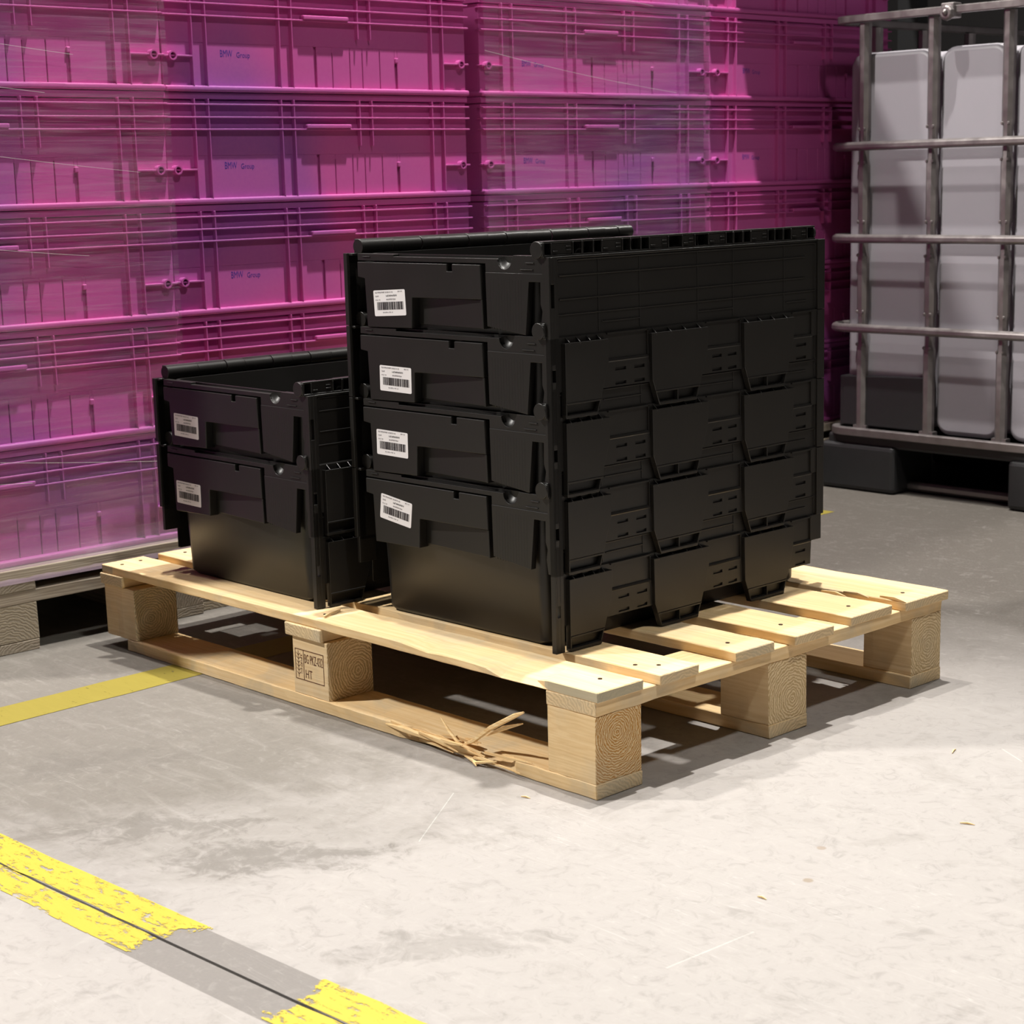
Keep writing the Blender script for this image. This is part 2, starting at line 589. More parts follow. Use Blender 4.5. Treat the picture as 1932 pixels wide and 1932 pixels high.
tag(fl.build('floor', 'concrete'), 'worn pale grey concrete floor slabs', kind='structure')
jt = MB()
jt.add([(xa, joint_y(xa) - g, -.006), (xb, joint_y(xb) - g, -.006), (xb, joint_y(xb) + g, -.006), (xa, joint_y(xa) + g, -.006)], [(0, 1, 2, 3)])
tag(jt.build('trim_1', 'dark'), 'dark crack-like floor joint', kind='structure')
tag(B(-8, 6, 7.3, 7.5, 0, 6).build('wall_back', 'wall'), kind='structure')
tag(B(-8, -7.8, -6, 7.3, 0, 6).build('wall_left', 'wall'), kind='structure')

# painted lines: a skin of paint lying on the slabs
mk = MB()


def paint(pts, z=.0006, n=40):
    (a, b), (c, d) = pts  # two long edges as start/end pairs
    vs_, fs = [], []
    for i in range(n + 1):
        t = i / n
        j = .002
        p = Vector(a).lerp(Vector(b), t) + Vector((random.uniform(-j, j), random.uniform(-j, j)))
        q = Vector(c).lerp(Vector(d), t) + Vector((random.uniform(-j, j), random.uniform(-j, j)))
        vs_ += [(p.x, p.y, z), (q.x, q.y, z)]
    for i in range(n):
        fs.append((2 * i, 2 * i + 2, 2 * i + 3, 2 * i + 1))
    return vs_, fs


def yl(x, off):
    return (x, joint_y(x) + off)


mk.add(*paint((((-1.5, joint_y(-1.5) - .044), (.62, joint_y(.62) - .044)), ((-1.5, joint_y(-1.5) - g), (.62, joint_y(.62) - g)))))
mk.add(*paint((((-1.5, joint_y(-1.5) + g), (.62, joint_y(.62) + g)), ((-1.5, joint_y(-1.5) + .053), (.62, joint_y(.62) + .053)))))
tag(mk.build('floor_marking', 'yellow'), 'wide scuffed yellow floor line split by a dark joint, nearest the camera', 'floor marking')
mk = MB().add(*paint((((-.845, -1.2), (-.985, 1.81)), ((-.935, -1.2), (-1.075, 1.81)))))
tag(mk.build('floor_marking', 'yellow2'), 'thin dirty yellow floor line running back under the wooden pallet', 'floor marking')

# added dark shelf above the view, blocks lamp light from the far pink stack
blk = empty('light_blocker', (-1.6, 2.6, 0), 'added dark steel shelf blocking light over the far pink stack', 'blocker')
B(-.62, .56, -.83, 1.2, 1.60, 1.64).build('blocker_panel', 'blocker', blk)
B(.50, .56, -.83, 1.2, 1.52, 1.60).build('blocker_beam', 'blocker', blk)
B(-.62, -.56, -.82, 1.2, 1.52, 1.60).build('blocker_beam', 'blocker', blk)
for yy in (-.88, 1.2):
    B(-.62, -.54, yy, yy + .06, 0, 2.2).build('blocker_post', 'blocker', blk)

# ------------------------------------------------------------------ wooden pieces


def plank(name, mat, parent, L, W, H, center, along='x', jit=.0012, n=20, fn=None, bevel=.0012):
    """sawn piece with slightly uneven arrises; origin at its centre, grain along local x"""
    mb = MB()
    vs_, fs = [], []
    for i in range(n + 1):
        x = -L / 2 + L * i / n
        for sy, sz in ((-1, -1), (1, -1), (1, 1), (-1, 1)):
            ex = 0 if 0 < i < n else random.uniform(-.0008, .0008)
            p = [x + ex, sy * W / 2 + random.uniform(-jit, jit), sz * H / 2 + random.uniform(-jit, jit) * .5]
            if fn:
                p = fn(p, sy, sz)
            vs_.append(p)
    for i in range(n):
        for j in range(4):
            a, b = i * 4 + j, i * 4 + (j + 1) % 4
            fs.append((a, a + 4, b + 4, b))
    fs.append((0, 1, 2, 3))
    fs.append((n * 4 + 3, n * 4 + 2, n * 4 + 1, n * 4))
    mb.add(vs_, fs)
    o = mb.build(name, mat, parent, bevel=bevel, loc=center)
    if along == 'y':
        o.rotation_euler = (0, 0, PI / 2)
    return o


ZD, ZDB, ZSB, ZR = .1438, .1298, .1103, .0197
pal = empty('wooden_pallet', (0, 0, 0), 'pale pine pallet on the floor under the black crates, with a splintered front runner', 'pallet')


def chip(p, sy, sz):
    x = p[0] - .595
    if sy < 0 and sz > 0 and -.175 < x < -.100:
        p[1] += .010
        p[2] -= .007
    if sy < 0 and sz > 0 and -.36 < x < -.18:
        p[2] -= .002 + random.random() * .003
    return p


bds = [(.0, .0855, 0.004, chip), (.114, .191, .008, None), (.268, .350, .008, None), (.390, .479, .014, None), (.533, .635, .004, None), (.660, .772, .012, None)]
for y0, y1, xr, fn in bds:
    xl = -1.2
    plank('deck_board', 'wood_grey_ends' if fn else 'wood', pal, xr - xl, y1 - y0, ZD - ZDB + .0002, ((xr + xl) / 2, (y0 + y1) / 2, (ZD + ZDB) / 2), fn=fn, n=40, jit=.0007)
for x0, x1, y0 in ((-.0905, 0, 0), (-.661, -.571, -.004), (-1.2, -1.131, -.004)):
    plank('stringer_board', 'wood', pal, .772 - y0, x1 - x0, ZDB - ZSB, ((x0 + x1) / 2, (y0 + .772) / 2, (ZDB + ZSB) / 2), along='y')
for x0, x1 in ((-.0905, -.001), (-.647, -.561), (-1.195, -1.103)):
    for y0, y1 in ((0.001, .0865), (.3485, .4345), (.694, .772)):
        plank('wooden_block', 'block_orange' if (x0 > -.1 and y0 < .1) else 'block', pal, x1 - x0, y1 - y0, ZSB - ZR - .0006, ((x0 + x1) / 2, (y0 + y1) / 2, (ZSB + ZR) / 2), n=5, jit=0 if (x0 == -.647 and y0 < .1) else .0009, bevel=.0008)


def broken(p, sy, sz):
    x = p[0] - .60
    if sy < 0 and -.43 < x < -.19:
        k = math.sin((x + .43) / .24 * PI)
        if sz > 0:
            p[1] += .018 * k + random.uniform(0, .008)
            p[2] -= .004 * k
        else:
            p[1] += .006 * k + random.uniform(0, .006)
    return p


for i, (y0, y1) in enumerate(((0, .0865), (.3485, .4345), (.690, .772))):
    plank('bottom_board', 'wood', pal, 1.2 if i else 1.13, y1 - y0, ZR, (-.6 if i else -.565, (y0 + y1) / 2, ZR / 2 + .0003), n=60 if not i else 20, jit=.0006,
          fn=(lambda p, sy, sz: broken([p[0], p[1], p[2]], sy, sz)) if not i else None)

# fibres torn off the front runner
sp = random.Random(3)
for k in range(26):
    x = -.42 + .215 * sp.random()
    L = sp.uniform(.03, .10)
    y = sp.uniform(-.002, .016) - .004 * (k % 3)
    z = sp.uniform(.004, .021)
    a = sp.uniform(-.14, .10)
    b = sp.uniform(-.25, .12)
    r0 = sp.uniform(.0012, .0032)
    e = Vector((x + L, y + L * b * .5, max(.003, z + L * a)))
    mid = Vector((x, y, z)).lerp(e, .5) + Vector((0, sp.uniform(-.002, .002), sp.uniform(-.001, .003)))
    MB().tube([(x, y, z), mid, e], [r0, r0 * 1.1, r0 * .3], 4).build('splinter', 'raw', pal)
for pts, r in ((((-.225, .004, .012), (-.262, -.004, .021), (-.285, -.002, .035), (-.303, .0, .049)), (.003, .003, .0022, .0008)),
               (((-.26, .004, .018), (-.235, .0, .030), (-.20, -.002, .055), (-.15, -.002, .083), (-.133, 0, .091)), (.0022, .0032, .0038, .0036, .0014)),
               (((-.215, .006, .04), (-.18, .004, .058), (-.14, .004, .073)), (.001, .0035, .001)),
               (((-.25, -.004, .006), (-.22, -.010, .004), (-.185, -.004, .012)), (.001, .0026, .001)),
               (((-.235, -.004, .005), (-.222, -.012, .004), (-.212, -.017, .003)), (.002, .0016, .0006)),
               (((-.43, .001, .014), (-.38, -.002, .016), (-.31, .0, .011)), (.001, .005, .001)),
               (((-.36, .001, .017), (-.29, -.003, .016), (-.215, .002, .010)), (.001, .006, .002))):
    MB().tube(pts, r, 5).build('splinter', 'raw', pal)
# a lifted sliver on top of the front board, torn edges on the far boards
MB().tube([(-.60, .055, ZD + .0005), (-.59, .030, ZD + .002), (-.58, .012, ZD + .003)], [.006, .004, .001], 4).build('splinter', 'wood', pal)
for px, py in ((.0, .668), (-.06, .657), (-.09, .640)):
    MB().tube([(px - .04, py - .002, ZD + .001), (px - .01, py - .006, ZD + .003), (px + .01, py - .007, ZD)], [.002, .003, .001], 4).build('splinter', 'wood', pal)
# nail heads
for nx, ny in ((-.028, .150), (-.052, .130), (-.035, .30), (-.045, .43), (-.04, .585), (-.03, .71), (-.04, .05), (-.60, .03), (-1.165, .02), (-1.17, .06), (-1.17, .152)):
    MB().tube([(nx, ny, ZD - .004), (nx, ny, ZD + .0009)], .0032, 8).build('nail', 'nail', pal)

# burnt stamp on the middle front block
st = MB()
fy = .0009
for a, b, c, d in ((-.642, -.571, .0895, .0907), (-.640, -.571, .0427, .0439), (-.642, -.6408, .0427, .0905), (-.5718, -.5706, .0427, .0905), (-.6215, -.6203, .043, .09)):
    st.box(a, b, fy - .0002, fy + .0004, c, d)
for k in range(6):      # ear of wheat
    z = .050 + k * .006
    for s in (-1, 1):
        st.prism([(-.634, z), (-.634 + s * .005, z + .004), (-.634 + s * .005, z + .0048), (-.634, z + .0010)], 'y', fy - .0002, fy + .0004)
st.box(-.6344, -.6336, fy - .0002, fy + .0004, .046, .0875)
stamp = st.build('stamp', 'stamp', pal)
tag(stamp, 'burnt brown treatment stamp on the middle front block')
text_obj('stamp_lettering', 'BG PKZ-032', 'stamp', stamp, .0455, .0145, (-.6185, fy - .0001, .0705), '-y', .0001)
text_obj('stamp_lettering', 'HT', 'stamp', stamp, .0165, .013, (-.6165, fy - .0001, .0475), '-y', .0001)
iw = text_obj('stamp_lettering', 'IPPC', 'stamp', stamp, .030, .0038, (0, 0, 0), '-y', .0001)
iw.matrix_local = Matrix.Translation((-.6284, fy - .0001, .082)) @ Matrix.Rotation(PI / 2, 4, 'Y')

# ------------------------------------------------------------------ black lidded crates
H = .2175
CR = empty('lidded_crate', (0, 0, 0), 'black lidded crate', 'crate', 'black nesting crates on the wooden pallet')


def tub():
    """tapered open tub"""
    mb = MB()

    def ring(hx, y0, y1, z, r=.018, n=4):
        out = []
        for cx_, cy_, a0 in ((hx - r, y0 + r, -PI / 2), (hx - r, y1 - r, 0), (-hx + r, y1 - r, PI / 2), (-hx + r, y0 + r, PI)):
            for i in range(n + 1):
                a = a0 + PI / 2 * i / n
                out.append((cx_ + r * math.cos(a), cy_ + r * math.sin(a), z))
        return out
    n = len(ring(.1, 0, .3, 0))
    rows = [ring(.170, .028, .572, 0.0), ring(.176, .022, .578, .007), ring(.178, .012, .588, H), ring(.174, .016, .584, H), ring(.169, .029, .571, .006)]
    vs_, fs = [], []
    for r in rows:
        vs_ += r
    for k in range(4):
        for i in range(n):
            j = (i + 1) % n
            fs.append((k * n + i, k * n + j, (k + 1) * n + j, (k + 1) * n + i))
    fs.append(tuple(range(n))[::-1])
    fs.append(tuple(range(4 * n, 5 * n)))
    return mb.add(vs_, fs)


body = tub().build('body', 'black', CR, smooth=True)


def end_faces(y_front, sgn, parent):
    """the moulded end wall: rim band, label panel with hand recess, right plate with notch and slot"""
    def yy(d):
        return y_front + sgn * d
    s = sgn

    def X(poly):
        return [(s * x, z + H) for x, z in poly]
    rim = MB()
    rim.prism(X([(-.189, -.010), (-.189, 0), (-.107, 0), (-.107, -.0035), (.111, -.0035)] +
                [(.126 + .014 * math.cos(a), -.0035 + .014 * math.sin(a)) for a in [PI + PI * i / 10 for i in range(11)]] +
                [(.141, -.0035), (.143, .0015), (.200, .0015), (.200, -.024), (.088, -.024), (.088, -.010)]), 'y', yy(.002), yy(.013))
    # small lugs on the raised rim corners
    for a, b, z in ((-.176, -.160, -.0035), (.168, .184, -.0075), (.158, .182, -.0165)):
        rim.box(min(s * a, s * b), max(s * a, s * b), min(yy(0.0), yy(.003)), max(yy(0.0), yy(.003)), H + z - .0012, H + z)
    r_ = rim.build('rim', 'black', parent, bevel=.0016, seg=3)
    # scooped finger notch behind the semicircle
    sc_ = MB()
    na, nr = 10, 5
    vv_, ff_ = [], []
    for k in range(nr + 1):
        q = k / nr
        for i in range(na + 1):
            a = PI + PI * i / na
            rad = .0145 * (1 - .75 * q * q)
            vv_.append((s * (.126 + rad * math.cos(a)), yy(.0035 + .0125 * q), H - .0036 + rad * math.sin(a) + .004 * q))
    for k in range(nr):
        for i in range(na):
            ff_.append((k * (na + 1) + i, k * (na + 1) + i + 1, (k + 1) * (na + 1) + i + 1, (k + 1) * (na + 1) + i))
    sc_.add(vv_, ff_)
    sc_.build('notch_scoop', 'black', r_, smooth=True)
    # label panel
    pn = MB()
    pn.prism(X([(-.188, -.012), (-.188, -.034), (-.172, -.036), (-.169, -.107), (-.069, -.105), (-.0665, -.061), (.081, -.0595), (.079, -.012), (.021, -.012), (.021, -.022), (.010, -.022), (.010, -.012)]), 'y', yy(0), yy(.020))
    pn.box(min(s * .0095, s * .0215), max(s * .0095, s * .0215), min(yy(.014), yy(.02)), max(yy(.014), yy(.02)), H - .023, H - .011)
    # right jamb and sloping back of the hand recess
    pn.prism(X([(.0765, -.0595), (.081, -.0595), (.0825, -.100), (.078, -.100)]), 'y', yy(.001), yy(.020))
    x0, x1 = -.0665, .078
    za, zb = H - .060, H - .100
    q = [(s * x0, yy(.0140), za), (s * x1, yy(.0035), za), (s * (x1 + .001), yy(.0035), zb), (s * (x0 - .002), yy(.0140), zb)]
    q2 = [(a, yy(.0165), c) for a, b_, c in q]
    pn.add(q + q2, [(0, 1, 2, 3), (4, 7, 6, 5), (0, 4, 5, 1), (1, 5, 6, 2), (2, 6, 7, 3), (3, 7, 4, 0)])
    pn.build('label_panel', 'black', parent, bevel=.0018, seg=3)
    # right plate
    pl = MB()
    pl.prism(X([(.089, -.022), (.0905, -.0955), (.166, -.1045), (.174, -.033), (.196, -.033), (.1955, -.062), (.199, -.072), (.1965, -.086), (.2, -.1065), (.2075, -.1065), (.2065, 0), (.200, .0012), (.200, -.022)]), 'y', yy(.0005), yy(.010))
    for k in range(12):     # fine upright ribbing
        x = .098 + .0055 * k
        pl.box(min(s * x, s * (x + .0012)), max(s * x, s * (x + .0012)), min(yy(.0003), yy(.002)), max(yy(.0003), yy(.002)), H - .098 - .0004 * k, H - .030)
    pl.build('end_plate', 'black', parent, bevel=.0016, seg=3)


end_faces(0.0, 1, CR)
end_faces(.6, -1, CR)

HY = [-0.004, 0.012, 0.049, 0.055, 0.07, 0.074, 0.092, 0.095, 0.109, 0.112, 0.144, 0.152, 0.166, 0.168, 0.187, 0.19, 0.205, 0.208, 0.243, 0.247, 0.275, 0.304, 0.332, 0.37, 0.373, 0.387, 0.391, 0.409, 0.413, 0.428, 0.431, 0.467, 0.47, 0.484, 0.487, 0.504, 0.508, 0.524, 0.526, 0.561, 0.565, 0.584]
OPEN = [(0.0, .012), (.055, .070), (.074, .092), (.095, .109), (.152, .166), (.168, .187), (.190, .205), (.247, .275), (.304, .332), (.373, .387), (.391, .409), (.413, .428), (.470, .484), (.487, .504), (.508, .524), (.565, .582)]


def lid(s, parent):
    L = bpy.data.objects.new('lid', None)
    # flat part of the hanging lid with its flanges and ribs
    fl_ = MB()

    def bx(mb, x0, x1, y0, y1, z0, z1):
        mb.box(min(s * x0, s * x1), max(s * x0, s * x1), y0, y1, H + z0, H + z1)
    bx(fl_, .2045, .2068, .004, .596, -.112, -.003)
    for z, segs in ((-.0055, ((.022, .582),)), (-.0255, ((.024, .556),)), (-.057, ((.024, .556),)), (-.0775, ((.003, .598),)), (-.0915, ((.106, .183), (.306, .385), (.51, .559))), (-.107, ((.004, .11), (.193, .316), (.396, .517)))):
        for a, b in segs:
            bx(fl_, .2060, .2086, a, b, z - .0011, z + .0009)
    for y in (.0205, .100, .183, .306, .385, .505, .5825):
        bx(fl_, .2060, .2080, y - .0010, y + .0010, -.104, -.0055)
    # side flanges, the front one with a slot
    for y0, y1 in ((0, .003), (.0095, .0165)):
        bx(fl_, .2045, .2135, y0, y1, -.217, .0)
    for z0, z1 in ((-.036, 0), (-.150, -.067), (-.217, -.166)):
        bx(fl_, .2045, .2135, .003, .0095, z0, z1)
    bx(fl_, .2045, .2125, .583, .6, -.1065, 0)
    # sheet that carries the teeth
    bx(fl_, .2088, .2102, .016, .570, -.181, -.107)
    bx(fl_, .2045, .2102, .565, .597, -.147, -.1065)
    L = fl_.build('lid', 'black', parent, bevel=.0010, seg=3)
    # teeth
    polys = [([(.023, -.115), (.023, -.2165), (.084, -.2165), (.107, -.147), (.108, -.115)], (.031, .083, 1), (.032, .092, 4)),
             ([(.195, -.114), (.196, -.18), (.2105, -.2165), (.290, -.2165), (.315, -.147), (.316, -.114)], (.217, .285, 2), (.205, .300, 4)),
             ([(.398, -.114), (.399, -.18), (.4135, -.2165), (.493, -.2165), (.516, -.147), (.517, -.114)], (.420, .488, 2), (.408, .500, 4))]
    for poly, (wa, wb, nw), (ra, rb, nr) in polys:
        t = MB()
        up = [(y, z) for y, z in poly if z > -.19]
        # slice the outline at z=-.196 to leave the window frame below
        def edge_y(side, z):
            pts = poly
            ys = []
            for i in range(len(pts)):
                (y1_, z1_), (y2_, z2_) = pts[i], pts[(i + 1) % len(pts)]
                if (z1_ - z) * (z2_ - z) <= 0 and z1_ != z2_:
                    ys.append(y1_ + (y2_ - y1_) * (z - z1_) / (z2_ - z1_))
            return min(ys) if side < 0 else max(ys)
        zt = -.195
        yl_, yr_ = edge_y(-1, zt), edge_y(1, zt)
        top = sorted([p for p in poly if p[1] > zt and p[0] < .5 * (yl_ + yr_)], key=lambda p: -p[1]) + [(yl_, zt), (yr_, zt)] + sorted([p for p in poly if p[1] > zt and p[0] > .5 * (yl_ + yr_)], key=lambda p: p[1])

        def PR(pl_, a, b):
            t.prism([(y, z + H) for y, z in pl_], 'x', s * a, s * b)
        PR(top, .2158, .2183)
        # side returns back to the lid sheet
        bl, br = poly[1] if len(poly) == 5 else poly[2], poly[2] if len(poly) == 5 else poly[3]
        n_ = len(poly)
        for i in range(n_ - 1):
            p, q = poly[i], poly[i + 1]
            d = Vector((q[0] - p[0], q[1] - p[1])).normalized()
            nrm = Vector((-d.y, d.x)) * .0022
            PR([p, q, (q[0] + nrm.x, q[1] + nrm.y), (p[0] + nrm.x, p[1] + nrm.y)], .2090, .2181)
# window frame and back
        PR([(yl_, zt), (yr_, zt), (br[0], -.2165), (bl[0], -.2165)], .2088, .2102)
        t_ = .0045
        PR([(bl[0], -.2165), (br[0], -.2165), (br[0] + .001, -.2165 + t_), (bl[0] - .001, -.2165 + t_)], .2100, .2185)
        PR([(yl_, zt), (yr_, zt), (yr_ - .001, zt - .003), (yl_ + .001, zt - .003)], .2100, .2190)
        if nw == 2:
            ym = .5 * (yl_ + yr_)
            PR([(ym - .001, zt), (ym + .001, zt), (ym + .001, -.2165), (ym - .001, -.2165)], .2100, .2180)
        # slanting webs across the open top of the tooth
        for k in range(nr):
            y = ra + (rb - ra) * k / (nr - 1)
            ya, yb = y - .0009, y + .0009
            v8 = []
            for yq in (ya, yb):
                v8 += [(s * .2095, yq, H - .1072), (s * .2188, yq, H - .1145), (s * .2170, yq, H - .128), (s * .2095, yq, H - .128)]
            t.add(v8, [(0, 1, 2, 3), (4, 7, 6, 5), (0, 4, 5, 1), (1, 5, 6, 2), (2, 6, 7, 3), (3, 7, 4, 0)])
        t.build('lid_tooth', 'black', L, bevel=.0014, seg=3)
    # slotted plates between the teeth
    for pa, pb, qa, qb, slots in ((.1105, .1935, .1005, .2005, ((.125, .147), (.164, .185))), (.3185, .396, .306, .402, ((.331, .352), (.366, .386))), (.519, .568, .508, .566, ((.528, .553),))):
        t = MB()
        zz = (-.146, -.156, -.1605, -.1755, -.180, -.1825)

        def lim(z):
            k = (z + .146) / -.0365
            return pa + (qa - pa) * k, pb + (qb - pb) * k
        for i in range(5):
            z1, z0 = zz[i], zz[i + 1]
            (a1, b1), (a0, b0) = lim(z1), lim(z0)
            if i in (1, 3):
                cuts = [(a1, a0)] + [c for c in slots] + [(b1, b0)]
                xs = [(cuts[0], (slots[0][0], slots[0][0]))]
                for j in range(len(slots) - 1):
                    xs.append(((slots[j][1],) * 2, (slots[j + 1][0],) * 2))
                xs.append(((slots[-1][1],) * 2, (b1, b0)))
                for (l1, l0), (r1, r0) in xs:
                    t.prism([(l0, z0 + H), (r0, z0 + H), (r1, z1 + H), (l1, z1 + H)], 'x', s * .2095, s * .2130)
            else:
                t.prism([(a0, z0 + H), (b0, z0 + H), (b1, z1 + H), (a1, z1 + H)], 'x', s * .2095, s * .2130)
        # sloping sill on top of the plate, frame beside the upper field
        q6 = [(.2095, -.1430), (.2118, -.1434), (.2131, -.1446), (.2136, -.1465), (.2130, -.1480), (.2095, -.1480)]
        v12 = [(s * x_, y_, H + z_) for y_ in (pa, pb) for x_, z_ in q6]
        t.add(v12, [(i, (i + 1) % 6, (i + 1) % 6 + 6, i + 6) for i in range(6)] + [(0, 1, 2, 3, 4, 5), (11, 10, 9, 8, 7, 6)])
        t.box(min(s * .2095, s * .2130), max(s * .2095, s * .2130), pb - .002, pb, H - .1435, H - .108)
        t.box(min(s * .2095, s * .2130), max(s * .2095, s * .2130), pa, pb, H - .1095, H - .1075)
        t.build('slotted_plate', 'black', L)
    # hinge: rounded beam, smooth towards the inside, its outer face pierced by rows of cells
    h = MB()
    cxh, czh, R_ = .1945, H + .0095, .0115
    n = 9
    edges = [-.004, .030, .062, .103, .148, .189, .243, .290, .330, .372, .430, .468, .525, .584]
    for k in range(len(edges) - 1):
        R1 = R_ - (.0009 if k % 2 else 0)
        r1 = R1 - .0024
        out = [(math.cos(a), math.sin(a)) for a in [PI * .40 + (PI * 1.20) * i / n for i in range(n + 1)]]
        poly = [(cxh + R1 * c, czh + R1 * z) for c, z in out] + [(cxh + r1 * c, czh + r1 * z) for c, z in out[::-1]]
        h.prism([(s * x, z) for x, z in poly], 'y', edges[k] + .0004, edges[k + 1] - .0004)
    full = [(cxh + R_ * math.cos(2 * PI * i / 16), czh + R_ * math.sin(2 * PI * i / 16)) for i in range(16)]
    # outer face: bands above and below the cells
    bx(h, .1975, .2050, -.002, .584, .0178, .0207)
    bx(h, .1975, .2062, -.002, .584, -.0012, .0024)
    cur = -.004
    for a, b_ in sorted(OPEN):
        y0, y1 = cur, a
        if y1 - y0 > .01:       # closed cover, set back a little, with moulded marks
            bx(h, .1965, .2040, y0, y1, .0024, .0178)
            for e0, e1 in ((y0, y0 + .0018), (y1 - .0018, y1)):
                bx(h, .1965, .2062, e0, e1, .002, .0185)
            bx(h, .2030, .2064, y0 + .004, y0 + .013, .0062, .0078)
            bx(h, .2030, .2064, y1 - .014, y1 - .005, .0075, .0090)
            bx(h, .2030, .2060, y1 - .014, y1 - .005, .0120, .0136)
        else:
            bx(h, .1900, .2060, y0 + (.0004 if y0 > 0 else 0), y1, .001, .0190)
        cur = b_
    for y0, y1 in ((-.005, -.001), (.582, .586)):
        h.prism([(s * x, z) for x, z in full], 'y', y0, y1)
    bx(h, .196, .2092, .004, .596, -.0035, .0)
    h.build('hinge', 'black', L, bevel=.0010, seg=2, smooth=True)
    return L


lid_right = lid(1, CR)
lid_left = copy_tree(lid_right, CR)      # the two lids interlock: one is the other turned half round
lid_left.location = (-.008, .6, 0)
lid_left.rotation_euler = (0, 0, PI)

# sticker prototype (origin at its centre, faces -Y)
SW, SH = .071, .0375
stk = MB()
rr = .0022
out = []
for cx_, cz_, a0 in ((SW / 2 - rr, -SH / 2 + rr, -PI / 2), (SW / 2 - rr, SH / 2 - rr, 0), (-SW / 2 + rr, SH / 2 - rr, PI / 2), (-SW / 2 + rr, -SH / 2 + rr, PI)):
    for i in range(4):
        a = a0 + PI / 2 * i / 3
        out.append((cx_ + rr * math.cos(a), cz_ + rr * math.sin(a)))
stk.prism(out, 'y', -.0004, 0)
STK = stk.build('sticker', 'label', None)
STK['label'] = 'white barcode sticker'


def uv(u, v):
    return -SW / 2 + u * SW, SH / 2 - v * SH


bar = MB()
rb = random.Random(11)
u = .10
while u < .925:
    wd = rb.choice((.006, .006, .011, .011, .018))
    x0, z1 = uv(u, .46)
    x1, z0 = uv(min(u + wd, .93), .765)
    bar.box(x0, x1, -.0006, -.0004, z0, z1)
    u += wd + rb.choice((.006, .006, .009, .014))
bar.build('barcode', 'ink', STK)
for mat, rows in (('inkgrey', ((.06, .62, .055, .115), (.78, .91, .05, .10), (.06, .16, .20, .26), (.06, .21, .345, .40), (.405, .70, .33, .39), (.27, .58, .84, .885))), ('ink', ((.40, .74, .185, .255),))):
    tx = MB()
    for a, b, c, d in rows:     # printed lines too small to read: rows of short strokes
        u = a
        while u < b:
            wd = rb.uniform(.008, .016)
            x0, z1 = uv(u, c + rb.choice((0, 0, .012)))
            x1, z0 = uv(min(u + wd, b), d)
            zm = (z0 + z1) / 2
            tx.box(x0, x0 + .0003, -.0006, -.0004, z0, z1)
            tx.box(x0, x1, -.0006, -.0004, rb.choice((z0, zm, z1 - .0003)), rb.choice((z0, zm)) + .0008)
            u += wd + rb.uniform(.005, .009)
            if rb.random() < .1:
                u += .012
    tx.build('printed_text', mat, STK)

P0 = .1075
PLACE = []
bx0, by0, brz = -.3795, .094, .007
names = ['bottom crate of the tall stack of four', 'second crate from the bottom in the tall stack of four', 'third crate from the bottom in the tall stack of four', 'topmost crate of the tall stack of four']
desc = ['black lidded crate standing on the pallet boards, bottom of the tall stack of four', 'black lidded crate, second from the bottom in the tall stack of four', 'black lidded crate, third from the bottom in the tall stack of four', 'black open-topped lidded crate at the top of the tall stack of four']
stB = [(-.119, -.0545, -7.3), (-.122, -.062, -.8), (-.109, -.0735, -.8), (-.116, -.070, 3.2)]
for k in range(4):
    PLACE.append(((bx0, by0, ZD + .0002 + k * P0), brz, desc[k], stB[k]))
stA = [(-.128, -.0745, -1.0), (-.124, -.073, -1.5)]
descA = ['black lidded crate standing on the pallet boards, lower of the short stack of two', 'black open-topped lidded crate, upper of the short stack of two at left']
for k in range(2):
    PLACE.append(((-.8465, .041, ZD + .0002 + k * .1115), -.003, descA[k], stA[k]))
for i, (loc, rz, d, (sx, sz, sr)) in enumerate(PLACE):
    o = CR if i == 0 else copy_tree(CR)
    if i:
        for ch in [c for c in o.children if c.name.startswith('sticker')]:
            raise RuntimeError
    o.location = loc
    o.rotation_euler = (0, 0, rz)
    o['label'] = d
    PLACE[i] = PLACE[i] + (o,)
for i, (loc, rz, d, (sx, sz, sr), o) in enumerate(PLACE):
    s_ = STK if i == 0 else copy_tree(STK)
    s_.parent = o
    s_.location = (sx, -.0001, H + sz)
    s_.rotation_euler = (0, -math.radians(sr), 0)

# ------------------------------------------------------------------ pink crates against the left
PW, PH, PD = .733, .2025, .50
PK = empty('storage_crate', (0, 0, 0), 'pink ribbed plastic crate', 'crate', 'pink crates stacked along the left side')
RC = -.011      # field plane behind the rib edges (front is x = 0, crate reaches towards -x)
b = MB()
b.box(-PD, RC, 0.002, PW - .002, .088, PH - .014)          # upper field and core
b.box(-PD, -.0165, 0.002, PW - .002, .010, .088)             # core behind the lower field
slots = [(.3425, .3490, .090), (.3860, .3877, .078), (.4292, .4309, .080), (.4602, .4619, .080), (.5042, .5059, .082), (.5430, .5500, .062)]
cur = .002
for a, c, t in slots:
    b.box(-.0175, RC, cur, a, .010, .0885)
    if t < .088:
        b.box(-.0175, RC, a, c, t, .0885)
    cur = c
b.box(-.0175, RC, cur, PW - .002, .010, .0885)
pbody = b.build('body', 'pink', PK, bevel=.0008)
MB().box(-PD, .0, 0, PW, .0005, .0115).build('base_band', 'pink', PK, bevel=.004, seg=3)
for z in (.1355, .1575, .1805):
    B(-.02, 0, .0005, PW - .0005, z - .0014, z + .0014).build('rib', 'pink', PK, bevel=.0006)
B(-PD, -.006, .0005, PW - .0005, PH - .0125, PH - .0008).build('top_rim', 'pink', PK, bevel=.0008)
for y, z0 in ((.0615, .011), (.092, .011), (.2565, .011), (.286, .011), (.445, .104), (.476, .104), (.633, .011), (.6635, .011)):
    B(-.02, -.0005, y - .0012, y + .0012, z0, PH - .012).build('rib', 'pink', PK, bevel=.0006)
